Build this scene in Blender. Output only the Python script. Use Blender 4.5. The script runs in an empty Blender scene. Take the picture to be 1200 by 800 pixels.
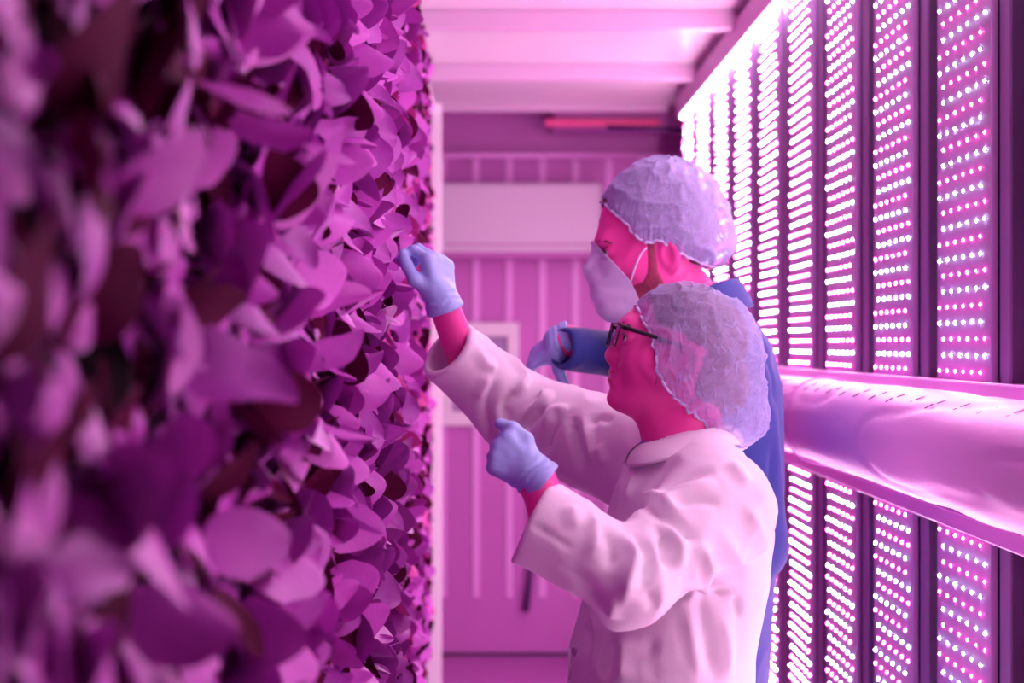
import bpy, bmesh, math, random
import numpy as np
from mathutils import Vector, Matrix

# ------------------------------------------------------------------ camera, world, exposure
scene = bpy.context.scene
col = scene.collection
F = 1666.667                      # focal length in pixels of the 1200 px wide frame (50 mm on 36 mm)
VX, VY, EYE = 577.0, 404.0, 1.5   # vanishing point of the aisle, eye height in metres

cam_d = bpy.data.cameras.new('camera')
cam = bpy.data.objects.new('camera', cam_d)
col.objects.link(cam)
cam.location = (0, 0, EYE)
cam.rotation_euler = (math.pi / 2, 0, 0)
cam_d.lens = 50
cam_d.sensor_width = 36
cam_d.shift_x = (600 - VX) / 1200
cam_d.shift_y = (VY - 400) / 1200
cam_d.clip_start = 0.02
cam_d.dof.use_dof = True
cam_d.dof.focus_distance = 2.15
cam_d.dof.aperture_fstop = 3.1
scene.camera = cam

world = bpy.data.worlds.new('world')
scene.world = world
world.use_nodes = True
world.node_tree.nodes['Background'].inputs[0].default_value = (0.02, 0.006, 0.02, 1)
world.node_tree.nodes['Background'].inputs[1].default_value = 1.0

scene.view_settings.view_transform = 'Standard'
scene.view_settings.look = 'None'
scene.view_settings.gamma = 1
scene.view_settings.use_curve_mapping = False
scene.view_settings.exposure = 0.2
scene.cycles.max_bounces = 7
scene.cycles.diffuse_bounces = 4
scene.cycles.glossy_bounces = 3
scene.cycles.transparent_max_bounces = 12

LED_RED = (1.0, 0.09, 0.42)
LED_WHITE = (0.58, 0.92, 1.0)
LED_POWER = 205.0
STRIP_POWER = 30.0

rng = np.random.default_rng(7)
random.seed(7)


def W(px, py, Y):
    """point at depth Y whose line of sight is the given spot of the 1200x800 frame"""
    return np.array([(px - VX) * Y / F, Y, EYE - (py - VY) * Y / F])


# ------------------------------------------------------------------ materials
def srgb(r, g, b):
    f = lambda c: (c / 255 / 12.92) if c / 255 <= 0.04045 else ((c / 255 + 0.055) / 1.055) ** 2.4
    return (f(r), f(g), f(b), 1)


def mat(name, color, rough=0.5, var=0.0, scale=20.0, bump=0.0, bscale=60.0, metallic=0.0, spec=0.5,
        translucent=0.0, stretch=(1, 1, 1), sheen=0.0, sss=0.0):
    m = bpy.data.materials.new(name)
    m.use_nodes = True
    nt = m.node_tree
    n, l = nt.nodes, nt.links
    b = n['Principled BSDF']
    out = n['Material Output']
    c = (*color[:3], 1)
    b.inputs['Base Color'].default_value = c
    b.inputs['Roughness'].default_value = rough
    b.inputs['Metallic'].default_value = metallic
    b.inputs['Specular IOR Level'].default_value = spec
    if sheen:
        b.inputs['Sheen Weight'].default_value = sheen
    tc = n.new('ShaderNodeTexCoord')
    mp = n.new('ShaderNodeMapping')
    mp.inputs['Scale'].default_value = stretch
    l.new(tc.outputs['Object'], mp.inputs[0])
    if var:
        nz = n.new('ShaderNodeTexNoise')
        nz.inputs['Scale'].default_value = scale
        nz.inputs['Detail'].default_value = 5
        l.new(mp.outputs[0], nz.inputs['Vector'])
        mx = n.new('ShaderNodeMix')
        mx.data_type = 'RGBA'
        mx.inputs[6].default_value = tuple(max(0, v * (1 - var)) for v in c[:3]) + (1,)
        mx.inputs[7].default_value = tuple(min(1, v * (1 + var)) for v in c[:3]) + (1,)
        l.new(nz.outputs[0], mx.inputs[0])
        l.new(mx.outputs[2], b.inputs['Base Color'])
    if bump:
        nb = n.new('ShaderNodeTexNoise')
        nb.inputs['Scale'].default_value = bscale
        nb.inputs['Detail'].default_value = 6
        l.new(mp.outputs[0], nb.inputs['Vector'])
        bp = n.new('ShaderNodeBump')
        bp.inputs['Strength'].default_value = bump
        bp.inputs['Distance'].default_value = 0.004
        l.new(nb.outputs[0], bp.inputs['Height'])
        l.new(bp.outputs[0], b.inputs['Normal'])
    if translucent:
        tr = n.new('ShaderNodeBsdfTranslucent')
        tr.inputs[0].default_value = c
        ms = n.new('ShaderNodeMixShader')
        ms.inputs[0].default_value = translucent
        l.new(b.outputs[0], ms.inputs[1])
        l.new(tr.outputs[0], ms.inputs[2])
        l.new(ms.outputs[0], out.inputs[0])
    return m


def emit(name, color, power):
    m = bpy.data.materials.new(name)
    m.use_nodes = True
    n = m.node_tree.nodes
    n.remove(n['Principled BSDF'])
    e = n.new('ShaderNodeEmission')
    e.inputs[0].default_value = (*color, 1)
    e.inputs[1].default_value = power
    m.node_tree.links.new(e.outputs[0], n['Material Output'].inputs[0])
    m.cycles.emission_sampling = 'FRONT'
    return m


def net_mat(name, color, opacity, seed):
    """crinkled see-through non-woven cloth: where it creases it lies double and is denser"""
    m = bpy.data.materials.new(name)
    m.use_nodes = True
    nt = m.node_tree
    n, l = nt.nodes, nt.links

    def math_(op, a, b_=None, c=None):
        q = n.new('ShaderNodeMath'); q.operation = op
        for i, v in enumerate((a, b_, c)):
            if v is None: continue
            if isinstance(v, (int, float)): q.inputs[i].default_value = v
            else: l.new(v, q.inputs[i])
        return q.outputs[0]

    def ridge(vec, scale, dist, width, detail=2):
        nz = n.new('ShaderNodeTexNoise')
        nz.inputs['Scale'].default_value = scale
        nz.inputs['Detail'].default_value = detail
        nz.inputs['Distortion'].default_value = dist
        l.new(vec, nz.inputs['Vector'])
        d = math_('ABSOLUTE', math_('SUBTRACT', nz.outputs[0], 0.5))
        r = n.new('ShaderNodeMapRange')
        r.inputs[1].default_value = 0.0; r.inputs[2].default_value = width
        r.inputs[3].default_value = 1.0; r.inputs[4].default_value = 0.0
        l.new(d, r.inputs[0])
        return r.outputs[0]
    b = n['Principled BSDF']
    b.inputs['Base Color'].default_value = (*color, 1)
    b.inputs['Roughness'].default_value = 0.55
    tr = n.new('ShaderNodeBsdfTransparent')
    tl = n.new('ShaderNodeBsdfTranslucent')
    tl.inputs[0].default_value = (*color, 1)
    tc = n.new('ShaderNodeTexCoord')
    mp = n.new('ShaderNodeMapping')
    mp.inputs['Scale'].default_value = (9, 2.2, 1)
    mp.inputs['Rotation'].default_value = (0, 0, 0.25)
    mp.inputs['Location'].default_value = (seed, seed, 0)
    l.new(tc.outputs['UV'], mp.inputs[0])
    r1 = ridge(mp.outputs[0], 1.6, 0.5, 0.018)
    r2 = ridge(tc.outputs['Object'], 22.0, 1.0, 0.022, 3)
    fz = n.new('ShaderNodeTexNoise'); fz.inputs['Scale'].default_value = 120; fz.inputs['Detail'].default_value = 6
    l.new(tc.outputs['Object'], fz.inputs['Vector'])
    pt = n.new('ShaderNodeTexNoise'); pt.inputs['Scale'].default_value = 11; pt.inputs['Detail'].default_value = 2
    l.new(tc.outputs['Object'], pt.inputs['Vector'])
    fuzz = math_('MULTIPLY', math_('SUBTRACT', fz.outputs[0], 0.35), pt.outputs[0])
    h = math_('ADD', math_('MULTIPLY', r1, 0.9), math_('MULTIPLY', r2, 0.55))
    op = math_('MULTIPLY_ADD', h, 0.30, opacity)
    op = math_('MULTIPLY_ADD', fuzz, 0.9, op)
    cl = n.new('ShaderNodeClamp'); l.new(op, cl.inputs[0])
    bp = n.new('ShaderNodeBump')
    bp.inputs['Strength'].default_value = 0.6
    bp.inputs['Distance'].default_value = 0.004
    l.new(h, bp.inputs['Height'])
    l.new(bp.outputs[0], b.inputs['Normal'])
    m1 = n.new('ShaderNodeMixShader'); m1.inputs[0].default_value = 0.3
    l.new(b.outputs[0], m1.inputs[1]); l.new(tl.outputs[0], m1.inputs[2])
    m2 = n.new('ShaderNodeMixShader')
    l.new(cl.outputs[0], m2.inputs[0]); l.new(tr.outputs[0], m2.inputs[1]); l.new(m1.outputs[0], m2.inputs[2])
    l.new(m2.outputs[0], n['Material Output'].inputs[0])
    return m


M = {
    'wall': mat('pale_wall_paint', (0.62, 0.18, 0.58), 0.45, var=0.06, scale=3),
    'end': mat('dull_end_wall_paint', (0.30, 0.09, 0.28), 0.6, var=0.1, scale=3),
    'rib': mat('pale_rib_paint', (0.92, 0.45, 0.90), 0.4),
    'floor': mat('floor_vinyl', (0.55, 0.16, 0.52), 0.5, var=0.08, scale=6),
    'ceiling': mat('glossy_ceiling_panel', (0.92, 0.86, 0.90), 0.26, var=0.02, scale=4),
    'beam': mat('ceiling_beam_paint', (0.78, 0.58, 0.76), 0.4),
    'header': mat('header_paint', (0.55, 0.18, 0.52), 0.45, var=0.1, scale=5),
    'dark': mat('dark_rubber', (0.06, 0.02, 0.08), 0.6),
    'housing': mat('housing_paint', (0.55, 0.22, 0.50), 0.4),
    'white': mat('white_plastic', (0.95, 0.92, 0.95), 0.35),
    'box': mat('white_box_shell', (0.74, 0.66, 0.76), 0.4),
    'rack': mat('rack_aluminium', (0.34, 0.20, 0.40), 0.38, metallic=0.3),
    'sheet': mat('dark_backing_sheet', (0.04, 0.02, 0.06), 0.5),
    'rail': mat('rail_paint', (0.62, 0.25, 0.62), 0.35),
    'board': mat('led_board', (0.42, 0.19, 0.47), 0.62),
    'duct': mat('white_duct_film', (0.74, 0.34, 0.72), 0.42, bump=0.25, bscale=14, stretch=(3, 0.6, 3)),
    'slit': mat('duct_slit', (0.16, 0.05, 0.14), 0.7),
    'medium': mat('dark_growing_felt', (0.030, 0.012, 0.022), 0.9, var=0.4, scale=40),
    'leaf_a': mat('pale_leaf', (0.55, 0.085, 0.54), 0.34, spec=0.45, var=0.15, scale=9, translucent=0.06, bump=0.15, bscale=40),
    'leaf_b': mat('mid_leaf', (0.43, 0.065, 0.45), 0.36, spec=0.45, var=0.18, scale=9, translucent=0.06, bump=0.15, bscale=40),
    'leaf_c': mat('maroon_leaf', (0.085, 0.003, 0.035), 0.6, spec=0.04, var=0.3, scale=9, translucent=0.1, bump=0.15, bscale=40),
    'leaf_d': mat('pink_frilly_leaf', (0.56, 0.06, 0.32), 0.45, spec=0.2, var=0.25, scale=9, translucent=0.15),
    'stem': mat('plant_stem', (0.50, 0.30, 0.46), 0.4),
    'coat': mat('white_coat_cloth', (0.90, 0.86, 0.90), 0.75, bump=0.08, bscale=240, sheen=0.15),
    'navy': mat('navy_coat_cloth', (0.022, 0.05, 0.26), 0.7, bump=0.08, bscale=240, sheen=0.1),
    'shirt': mat('violet_shirt_cloth', (0.40, 0.25, 0.60), 0.8),
    'skin': mat('skin', (0.95, 0.085, 0.41), 0.42, var=0.06, scale=30, bump=0.04, bscale=200),
    'lip': mat('lip', (0.72, 0.07, 0.22), 0.35),
    'hair': mat('brown_hair', (0.20, 0.045, 0.06), 0.5, var=0.4, scale=60, stretch=(1, 1, 6)),
    'beard': mat('beard_stubble', (0.30, 0.035, 0.09), 0.6, var=0.6, scale=160),
    'dark_hair': mat('dark_hair', (0.09, 0.02, 0.03), 0.5, var=0.5, scale=90),
    'net': net_mat('hairnet_cloth', (0.56, 0.64, 0.98), 0.44, 3.0),
    'net_dense': net_mat('thick_hairnet_cloth', (0.60, 0.62, 0.96), 0.76, 5.0),
    'netrim': mat('hairnet_elastic', (0.76, 0.80, 0.98), 0.6),
    'mask': mat('face_mask_cloth', (0.74, 0.68, 0.92), 0.7, bump=0.35, bscale=70, translucent=0.1),
    'glove': mat('blue_nitrile', (0.40, 0.60, 0.97), 0.42, bump=0.3, bscale=75),
    'black': mat('black_acetate', (0.012, 0.008, 0.014), 0.25),
    'eye': mat('eyeball', (0.85, 0.75, 0.8), 0.15),
    'iris': mat('iris', (0.03, 0.015, 0.02), 0.15),
    'trouser': mat('trouser_cloth', (0.08, 0.07, 0.16), 0.8),
    'shoe': mat('shoe_rubber', (0.75, 0.7, 0.75), 0.5),
    'red_led': emit('red_led', LED_RED, LED_POWER * 1.2),
    'white_led': emit('white_led', LED_WHITE, LED_POWER * 0.92),
    'strip': emit('strip_tube', (1.0, 0.80, 1.0), STRIP_POWER),
    'cable': mat('dark_cable', (0.10, 0.03, 0.16), 0.5),
    'pane': mat('hatch_pane', (0.42, 0.30, 0.50), 0.2),
    'fix': mat('button_plastic', (0.55, 0.40, 0.60), 0.4),
}
gm = bpy.data.materials.new('spectacle_lens')
gm.use_nodes = True
_n, _l = gm.node_tree.nodes, gm.node_tree.links
_t = _n.new('ShaderNodeBsdfTransparent'); _t.inputs[0].default_value = (0.93, 0.85, 0.95, 1)
_g = _n.new('ShaderNodeBsdfGlossy'); _g.inputs['Roughness'].default_value = 0.05
_x = _n.new('ShaderNodeMixShader'); _x.inputs[0].default_value = 0.18
_l.new(_t.outputs[0], _x.inputs[1]); _l.new(_g.outputs[0], _x.inputs[2])
_l.new(_x.outputs[0], _n['Material Output'].inputs[0])
M['lens'] = gm


# ------------------------------------------------------------------ object helpers
def tag(o, label=None, cat=None, group=None, kind=None):
    if label: o['label'] = label
    if cat: o['category'] = cat
    if group: o['group'] = group
    if kind: o['kind'] = kind
    return o


def link(name, me, m=None, parent=None):
    o = bpy.data.objects.new(name, me)
    col.objects.link(o)
    if m is not None and me is not None and len(me.materials) == 0:
        me.materials.append(M[m] if isinstance(m, str) else m)
    if parent is not None:
        o.parent = parent
        o.matrix_parent_inverse = parent_inv(parent)
    return o


def world_matrix(o):
    mw = Matrix.LocRotScale(o.location, o.rotation_euler, o.scale)
    return (world_matrix(o.parent) @ o.matrix_parent_inverse @ mw) if o.parent else mw


def parent_inv(p):
    return world_matrix(p).inverted()


def empty(name, loc):
    o = bpy.data.objects.new(name, None)
    o.empty_display_size = 0.1
    o.location = loc
    col.objects.link(o)
    return o


def np_mesh(name, V, Fc, smooth=True):
    me = bpy.data.meshes.new(name)
    V = np.asarray(V, dtype=np.float32)
    if isinstance(Fc, np.ndarray):
        k = Fc.shape[1]
        me.vertices.add(len(V))
        me.vertices.foreach_set('co', V.ravel())
        me.loops.add(Fc.size)
        me.loops.foreach_set('vertex_index', Fc.astype(np.int32).ravel())
        me.polygons.add(len(Fc))
        me.polygons.foreach_set('loop_start', np.arange(0, Fc.size, k, dtype=np.int32))
        me.update(calc_edges=True)
    else:
        me.from_pydata([tuple(map(float, v)) for v in V], [], Fc)
        me.update()
    if smooth:
        me.polygons.foreach_set('use_smooth', np.ones(len(me.polygons), dtype=bool))
    return me


class MB:
    """collects simple shapes for one mesh"""
    def __init__(s):
        s.v, s.f = [], []

    def box(s, x0, x1, y0, y1, z0, z1):
        b = len(s.v)
        s.v += [(x, y, z) for x in (x0, x1) for y in (y0, y1) for z in (z0, z1)]
        s.f += [tuple(b + i for i in q) for q in
                ((0, 1, 3, 2), (4, 6, 7, 5), (0, 4, 5, 1), (2, 3, 7, 6), (0, 2, 6, 4), (1, 5, 7, 3))]
        return s

    def tube(s, pts, r, n=10, cap=True):
        pts = [Vector(p) for p in pts]
        rs = r if isinstance(r, (list, tuple)) else [r] * len(pts)
        b = len(s.v)
        up = None
        for i, p in enumerate(pts):
            d = (pts[min(i + 1, len(pts) - 1)] - pts[max(i - 1, 0)]).normalized()
            if up is None:
                up = Vector((0, 0, 1)) if abs(d.z) < 0.9 else Vector((1, 0, 0))
            a = d.cross(up).normalized()
            up = a.cross(d).normalized()
            for k in range(n):
                t = 2 * math.pi * k / n
                s.v.append(tuple(p + (a * math.cos(t) + up * math.sin(t)) * rs[i]))
        for i in range(len(pts) - 1):
            for k in range(n):
                k2 = (k + 1) % n
                s.f.append((b + i * n + k, b + i * n + k2, b + (i + 1) * n + k2, b + (i + 1) * n + k))
        if cap:
            s.f.append(tuple(b + k for k in range(n))[::-1])
            s.f.append(tuple(b + (len(pts) - 1) * n + k for k in range(n)))
        return s

    def build(s, name, m, parent=None, smooth=False, bevel=0.0):
        me = np_mesh(name, s.v, s.f, smooth)
        bm = bmesh.new()
        bm.from_mesh(me)
        bmesh.ops.recalc_face_normals(bm, faces=bm.faces[:])
        if bevel:
            bmesh.ops.bevel(bm, geom=bm.edges[:], offset=bevel, segments=2, affect='EDGES', profile=0.5)
        bm.to_mesh(me)
        bm.free()
        if smooth:
            me.polygons.foreach_set('use_smooth', np.ones(len(me.polygons), dtype=bool))
        return link(name, me, m, parent)


# ------------------------------------------------------------------ noise and signed-distance modelling
def _hash(ix, iy, iz, seed):
    h = (ix * 374761393 + iy * 668265263 + iz * 2147483647 + seed * 974634777) & 0xFFFFFFFF
    h = ((h ^ (h >> 13)) * 1274126177) & 0xFFFFFFFF
    return ((h ^ (h >> 16)) & 0xFFFF) / 65535.0


def vnoise(P, seed=0):
    P = np.asarray(P, dtype=np.float64)
    i = np.floor(P).astype(np.int64)
    f = P - i
    f = f * f * (3 - 2 * f)
    o = 0
    for dx in (0, 1):
        for dy in (0, 1):
            for dz in (0, 1):
                w = (f[..., 0] if dx else 1 - f[..., 0]) * (f[..., 1] if dy else 1 - f[..., 1]) * (f[..., 2] if dz else 1 - f[..., 2])
                o = o + w * _hash(i[..., 0] + dx, i[..., 1] + dy, i[..., 2] + dz, seed)
    return o


def s_cone(a, b, r1, r2):
    a = np.asarray(a, float); b = np.asarray(b, float)
    ab = b - a
    L2 = max(ab @ ab, 1e-12)

    def f(P):
        t = np.clip(((P - a) @ ab) / L2, 0, 1)
        d = P - (a + t[:, None] * ab)
        return np.sqrt((d * d).sum(1)) - (r1 + (r2 - r1) * t)
    return f


def s_ell(c, r, R=None):
    c = np.asarray(c, float); r = np.asarray(r, float)

    def f(P):
        q = P - c
        if R is not None:
            q = q @ R
        k0 = np.sqrt(((q / r) ** 2).sum(1))
        k1 = np.sqrt(((q / (r * r)) ** 2).sum(1)) + 1e-9
        return np.where(k0 < 1e-4, -r.min(), k0 * (k0 - 1) / k1)
    return f


def s_loft(tab, cap=0.02):
    """body of elliptical sections: rows of z, cx, cy, rx, ry"""
    T = np.array(sorted(tab), float)

    def f(P):
        z = P[:, 2]
        cx, cy, rx, ry = (np.interp(z, T[:, 0], T[:, k]) for k in (1, 2, 3, 4))
        u = np.stack([(P[:, 0] - cx) / rx, (P[:, 1] - cy) / ry], 1)
        k0 = np.sqrt((u * u).sum(1)) + 1e-9
        k1 = np.sqrt((u[:, 0] / rx) ** 2 + (u[:, 1] / ry) ** 2) + 1e-9
        d = k0 * (k0 - 1) / k1
        dz = np.maximum(z - T[-1, 0], T[0, 0] - z)
        return np.maximum(d, dz)
    return f


def smin(a, b, k):
    if k <= 0:
        return np.minimum(a, b)
    h = np.maximum(k - np.abs(a - b), 0) / k
    return np.minimum(a, b) - h * h * k * 0.25


def s_union(fs, k):
    ks = k if isinstance(k, (list, tuple)) else [k] * len(fs)

    def f(P):
        d = fs[0](P)
        for g, kk in zip(fs[1:], ks[1:]):
            d = smin(d, g(P), kk)
        return d
    return f


def s_cut(f, g, k=0.004):
    return lambda P: -smin(-f(P), g(P), k)


def s_off(f, o):
    return lambda P: f(P) - o


def s_and(f, g, k=0.0):
    return lambda P: -smin(-f(P), -g(P), k)


def surf(f, lo, hi, h, B=8):
    """sparse surface nets over a signed-distance function"""
    lo = np.asarray(lo, float); hi = np.asarray(hi, float)
    nb = np.ceil((hi - lo) / (h * B)).astype(int) + 1
    bi = np.stack(np.meshgrid(*[np.arange(k) for k in nb], indexing='ij'), -1).reshape(-1, 3)
    cen = lo + (bi + 0.5) * B * h
    d = f(cen)
    bi = bi[np.abs(d) < h * B * 0.87 * 1.6]
    g = np.stack(np.meshgrid(*[np.arange(B + 1)] * 3, indexing='ij'), -1).reshape(-1, 3)
    vals = np.empty((len(bi), (B + 1) ** 3))
    for s in range(0, len(bi), 400):
        blk = bi[s:s + 400]
        P = lo + (blk[:, None, :] * B + g[None]).reshape(-1, 3) * h
        vals[s:s + 400] = f(P).reshape(len(blk), -1)
    V = vals.reshape(-1, B + 1, B + 1, B + 1)
    ins = V < 0
    sl = [slice(0, B), slice(1, B + 1)]
    cs = sum(ins[:, sl[a], sl[b], sl[c]].astype(np.int8) for a in (0, 1) for b in (0, 1) for c in (0, 1))
    act = (cs > 0) & (cs < 8)
    bidx, cx, cy, cz = np.nonzero(act)
    acc = np.zeros((len(bidx), 3)); cnt = np.zeros(len(bidx))
    corners = [(a, b, c) for a in (0, 1) for b in (0, 1) for c in (0, 1)]
    cv = {c: V[bidx, cx + c[0], cy + c[1], cz + c[2]] for c in corners}
    for c in corners:
        for ax in range(3):
            if c[ax] == 0:
                c2 = list(c); c2[ax] = 1; c2 = tuple(c2)
                v0, v1 = cv[c], cv[c2]
                x = (v0 < 0) != (v1 < 0)
                t = np.where(x, v0 / np.where(x, v0 - v1, 1), 0)
                p = np.tile(np.array(c, float), (len(bidx), 1))
                p[:, ax] = t
                acc += p * x[:, None]; cnt += x
    gc = bi[bidx] * B + np.stack([cx, cy, cz], 1)
    pos = lo + (gc + acc / cnt[:, None]) * h
    dim = nb * B + 4
    cid = ((gc[:, 0] + 1) * dim[1] + gc[:, 1] + 1) * dim[2] + gc[:, 2] + 1
    order = np.argsort(cid)
    cid = cid[order]; pos = pos[order]
    quads = []
    for ax in range(3):
        s0 = ins[:, :B, :B, :B]
        idx = [slice(0, B)] * 3
        idx[ax] = slice(1, B + 1)
        s1 = ins[(slice(None), *idx)]
        e = s0 != s1
        b_, x_, y_, z_ = np.nonzero(e)
        gp = bi[b_] * B + np.stack([x_, y_, z_], 1)
        flip = s0[b_, x_, y_, z_]
        o1 = np.zeros(3, int); o2 = np.zeros(3, int)
        o1[(ax + 1) % 3] = 1; o2[(ax + 2) % 3] = 1
        ring = []
        ok = np.ones(len(gp), bool)
        for off in (0 * o1, o1, o1 + o2, o2):
            q = gp - off
            k = ((q[:, 0] + 1) * dim[1] + q[:, 1] + 1) * dim[2] + q[:, 2] + 1
            w = np.minimum(np.searchsorted(cid, k), len(cid) - 1)
            ok &= cid[w] == k
            ring.append(w)
        R = np.stack(ring, 1)
        R = np.where(flip[:, None], R, R[:, ::-1])[ok]
        quads.append(R)
    return pos, np.concatenate(quads)


def vnormals(V, Q):
    n = np.cross(V[Q[:, 2]] - V[Q[:, 0]], V[Q[:, 3]] - V[Q[:, 1]])
    out = np.zeros_like(V)
    for k in range(4):
        np.add.at(out, Q[:, k], n)
    return out / (np.linalg.norm(out, axis=1)[:, None] + 1e-12)


def relax(V, Q, it=2, lam=0.5):
    for _ in range(it):
        acc = np.zeros_like(V); cnt = np.zeros(len(V))
        for k in range(4):
            a, b = Q[:, k], Q[:, (k + 1) % 4]
            np.add.at(acc, a, V[b]); np.add.at(cnt, a, 1)
            np.add.at(acc, b, V[a]); np.add.at(cnt, b, 1)
        V = V + lam * (acc / np.maximum(cnt, 1)[:, None] - V)
    return V


def join_parts(parts):
    Vs, Qs, o = [], [], 0
    for V, Q in parts:
        Vs.append(V); Qs.append(Q + o); o += len(V)
    return np.concatenate(Vs), np.concatenate(Qs)


def trace(f, px, py, t0=1.2, t1=4.0):
    """where the line of sight of a spot of the frame first meets a body"""
    d = W(px, py, 1.0) - np.array([0, 0, EYE])
    d = d / np.linalg.norm(d)
    o = np.array([0, 0, EYE])
    t = t0
    for _ in range(160):
        s = float(f((o + d * t)[None])[0])
        t += max(s, 0.0) * 0.7
        if s < 0.0006 or t > t1:
            break
    return None if t > t1 else o + d * t


def spline(pts, n):
    pts = np.asarray(pts, float)
    if len(pts) < 3:
        t = np.linspace(0, 1, n)[:, None]
        return pts[0] + (pts[-1] - pts[0]) * t
    P = np.vstack([2 * pts[0] - pts[1], pts, 2 * pts[-1] - pts[-2]])
    u = np.linspace(0, len(pts) - 1 - 1e-9, n)
    i = u.astype(int); t = (u - i)[:, None]
    p0, p1, p2, p3 = P[i], P[i + 1], P[i + 2], P[i + 3]
    return 0.5 * (2 * p1 + (p2 - p0) * t + (2 * p0 - 5 * p1 + 4 * p2 - p3) * t * t + (3 * p1 - p0 - 3 * p2 + p3) * t ** 3)


def loop_spline(pts, n):
    pts = np.asarray(pts, float)
    m = len(pts)
    u = np.linspace(0, m, n, endpoint=False)
    i = u.astype(int); t = (u - i)[:, None]
    p0, p1, p2, p3 = pts[(i - 1) % m], pts[i % m], pts[(i + 1) % m], pts[(i + 2) % m]
    return 0.5 * (2 * p1 + (p2 - p0) * t + (2 * p0 - 5 * p1 + 4 * p2 - p3) * t * t + (3 * p1 - p0 - 3 * p2 + p3) * t ** 3)


def folds(V, N, base, strokes):
    """raise (+) or sink (-) soft creases along strokes laid on the cloth"""
    disp = np.zeros(len(V))
    for pts, w, amp in strokes:
        hit = [trace(base, *p) for p in pts]
        hit = [h for h in hit if h is not None]
        if len(hit) < 2:
            continue
        hit = np.array(hit)
        if np.abs(np.diff(hit[:, 1])).max() > 0.16:
            continue
        pl = spline(hit, 40)
        lo, hi = pl.min(0) - 3 * w, pl.max(0) + 3 * w
        sel = np.nonzero(((V > lo) & (V < hi)).all(1))[0]
        if not len(sel):
            continue
        D = np.linalg.norm(V[sel][:, None, :] - pl[None], axis=2)
        k = D.argmin(1)
        dm = D[np.arange(len(sel)), k]
        u = k / 39.0
        fade = np.clip(np.minimum(u, 1 - u) * 4, 0.1, 1)
        disp[sel] += amp * fade * np.clip(1 - dm / (1.7 * w), 0, 1) ** 1.6
    return V + N * disp[:, None]


# ------------------------------------------------------------------ the setting
def struct(o):
    o['kind'] = 'structure'
    return o


YB, YF, XR, XL, ZC = 6.87, -2.2, 1.02, -1.15, EYE + 1.08
struct(MB().box(XL - .1, XR + .1, YF - .1, YB + .1, -0.1, 0).build('floor', 'floor'))
ceil = struct(MB().box(XL - .1, XR + .1, YF - .1, 6.42, ZC, ZC + .1).build('ceiling', 'ceiling'))
MB().box(XL - .1, XR + .1, 6.42, YB + .1, ZC + .10, ZC + .16).build('end_ceiling_panel', 'header', ceil)
for y in (-1.55, -0.67, 0.2, 1.08, 1.95, 2.83, 3.70, 4.58, 5.46, 6.38):
    MB().box(XL, 0.79, y, y + 0.05, ZC - (0.062 if y < 6 else 0.03), ZC).build('ceiling_beam', 'beam', ceil, bevel=0.006)
wb = struct(MB().box(XL - .1, XR + .1, YB, YB + .1, 0, ZC + .16).build('wall_back', 'wall'))
for i in range(13):
    x = -1.05 + 0.1605 * i + 0.007
    MB().box(x - .018, x + .018, YB - .014, YB, EYE - 1.22, EYE + 0.90).build('wall_rib', 'rib', wb, bevel=0.004)
MB().box(XL, XR, YB - .03, YB, EYE + 0.925, ZC + .1).build('header_panel', 'header', wb)
struct(MB().box(XL, XR, YB - .012, YB, 0.0, 0.016).build('baseboard_back', 'dark'))
struct(MB().box(XR, XR + .1, YF - .1, YB + .1, 0, ZC + .16).build('wall_right', 'wall'))
struct(MB().box(XL - .1, XL, YF - .1, YB + .1, 0, ZC + .16).build('wall_left', 'end'))
struct(MB().box(XL - .1, XR + .1, YF - .1, YF, 0, ZC + .16).build('wall_front', 'end'))

# white box high on the back wall
x0, x1 = (512 - VX) * 6.7 / F, (706 - VX) * 6.7 / F
ub = empty('wall_unit', ((x0 + x1) / 2, YB, EYE + 0.43))
tag(ub, 'long white box unit mounted high on the back wall', 'wall unit')
MB().box(x0, x1, 6.70, YB - .002, EYE + 0.435, EYE + 0.765).build('shell', 'box', ub, bevel=0.018)
MB().box(x0 + .02, x1 - .02, 6.71, YB - .01, EYE + 0.412, EYE + 0.440).build('bottom_lip', 'header', ub, bevel=0.006)
MB().box(x0 + .04, x1 - .04, 6.694, 6.702, EYE + 0.47, EYE + 0.476).build('seam', 'header', ub)
# horizontal pipe under the header
pp = empty('wall_pipe', (0, 6.79, EYE + 0.90))
tag(pp, 'thin pale pipe running across the top of the back wall', 'pipe')
MB().tube([(XL + .01, 6.79, EYE + 0.905), (XR - .01, 6.79, EYE + 0.905)], 0.014, 12).build('tube', 'rib', pp, True)
for x in (-.6, -.1, .42, .82):
    MB().box(x - .012, x + .012, 6.785, YB - .001, EYE + 0.885, EYE + 0.925).build('bracket', 'rail', pp, bevel=0.003)
# square hatch with a white frame
hx0, hx1, hz0, hz1 = (516 - VX) * YB / F, (608 - VX) * YB / F, EYE - (498 - VY) * YB / F, EYE - (378 - VY) * YB / F
ht = empty('wall_hatch', ((hx0 + hx1) / 2, YB, hz0))
tag(ht, 'square white framed hatch on the back wall behind the reaching sleeve', 'hatch')
fw = 0.055
for a in ((hx0, hx1, hz1 - fw * 1.2, hz1), (hx0, hx1, hz0, hz0 + fw * 1.2), (hx0, hx0 + fw, hz0 + fw * 1.2, hz1 - fw * 1.2),
          (hx1 - fw, hx1, hz0 + fw * 1.2, hz1 - fw * 1.2)):
    MB().box(a[0], a[1], YB - .045, YB - .001, a[2], a[3]).build('frame_bar', 'white', ht, bevel=0.004)
MB().box(hx0 + fw, hx1 - fw, YB - .022, YB - .001, hz0 + fw, hz1 - fw).build('pane', 'pane', ht)
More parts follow.
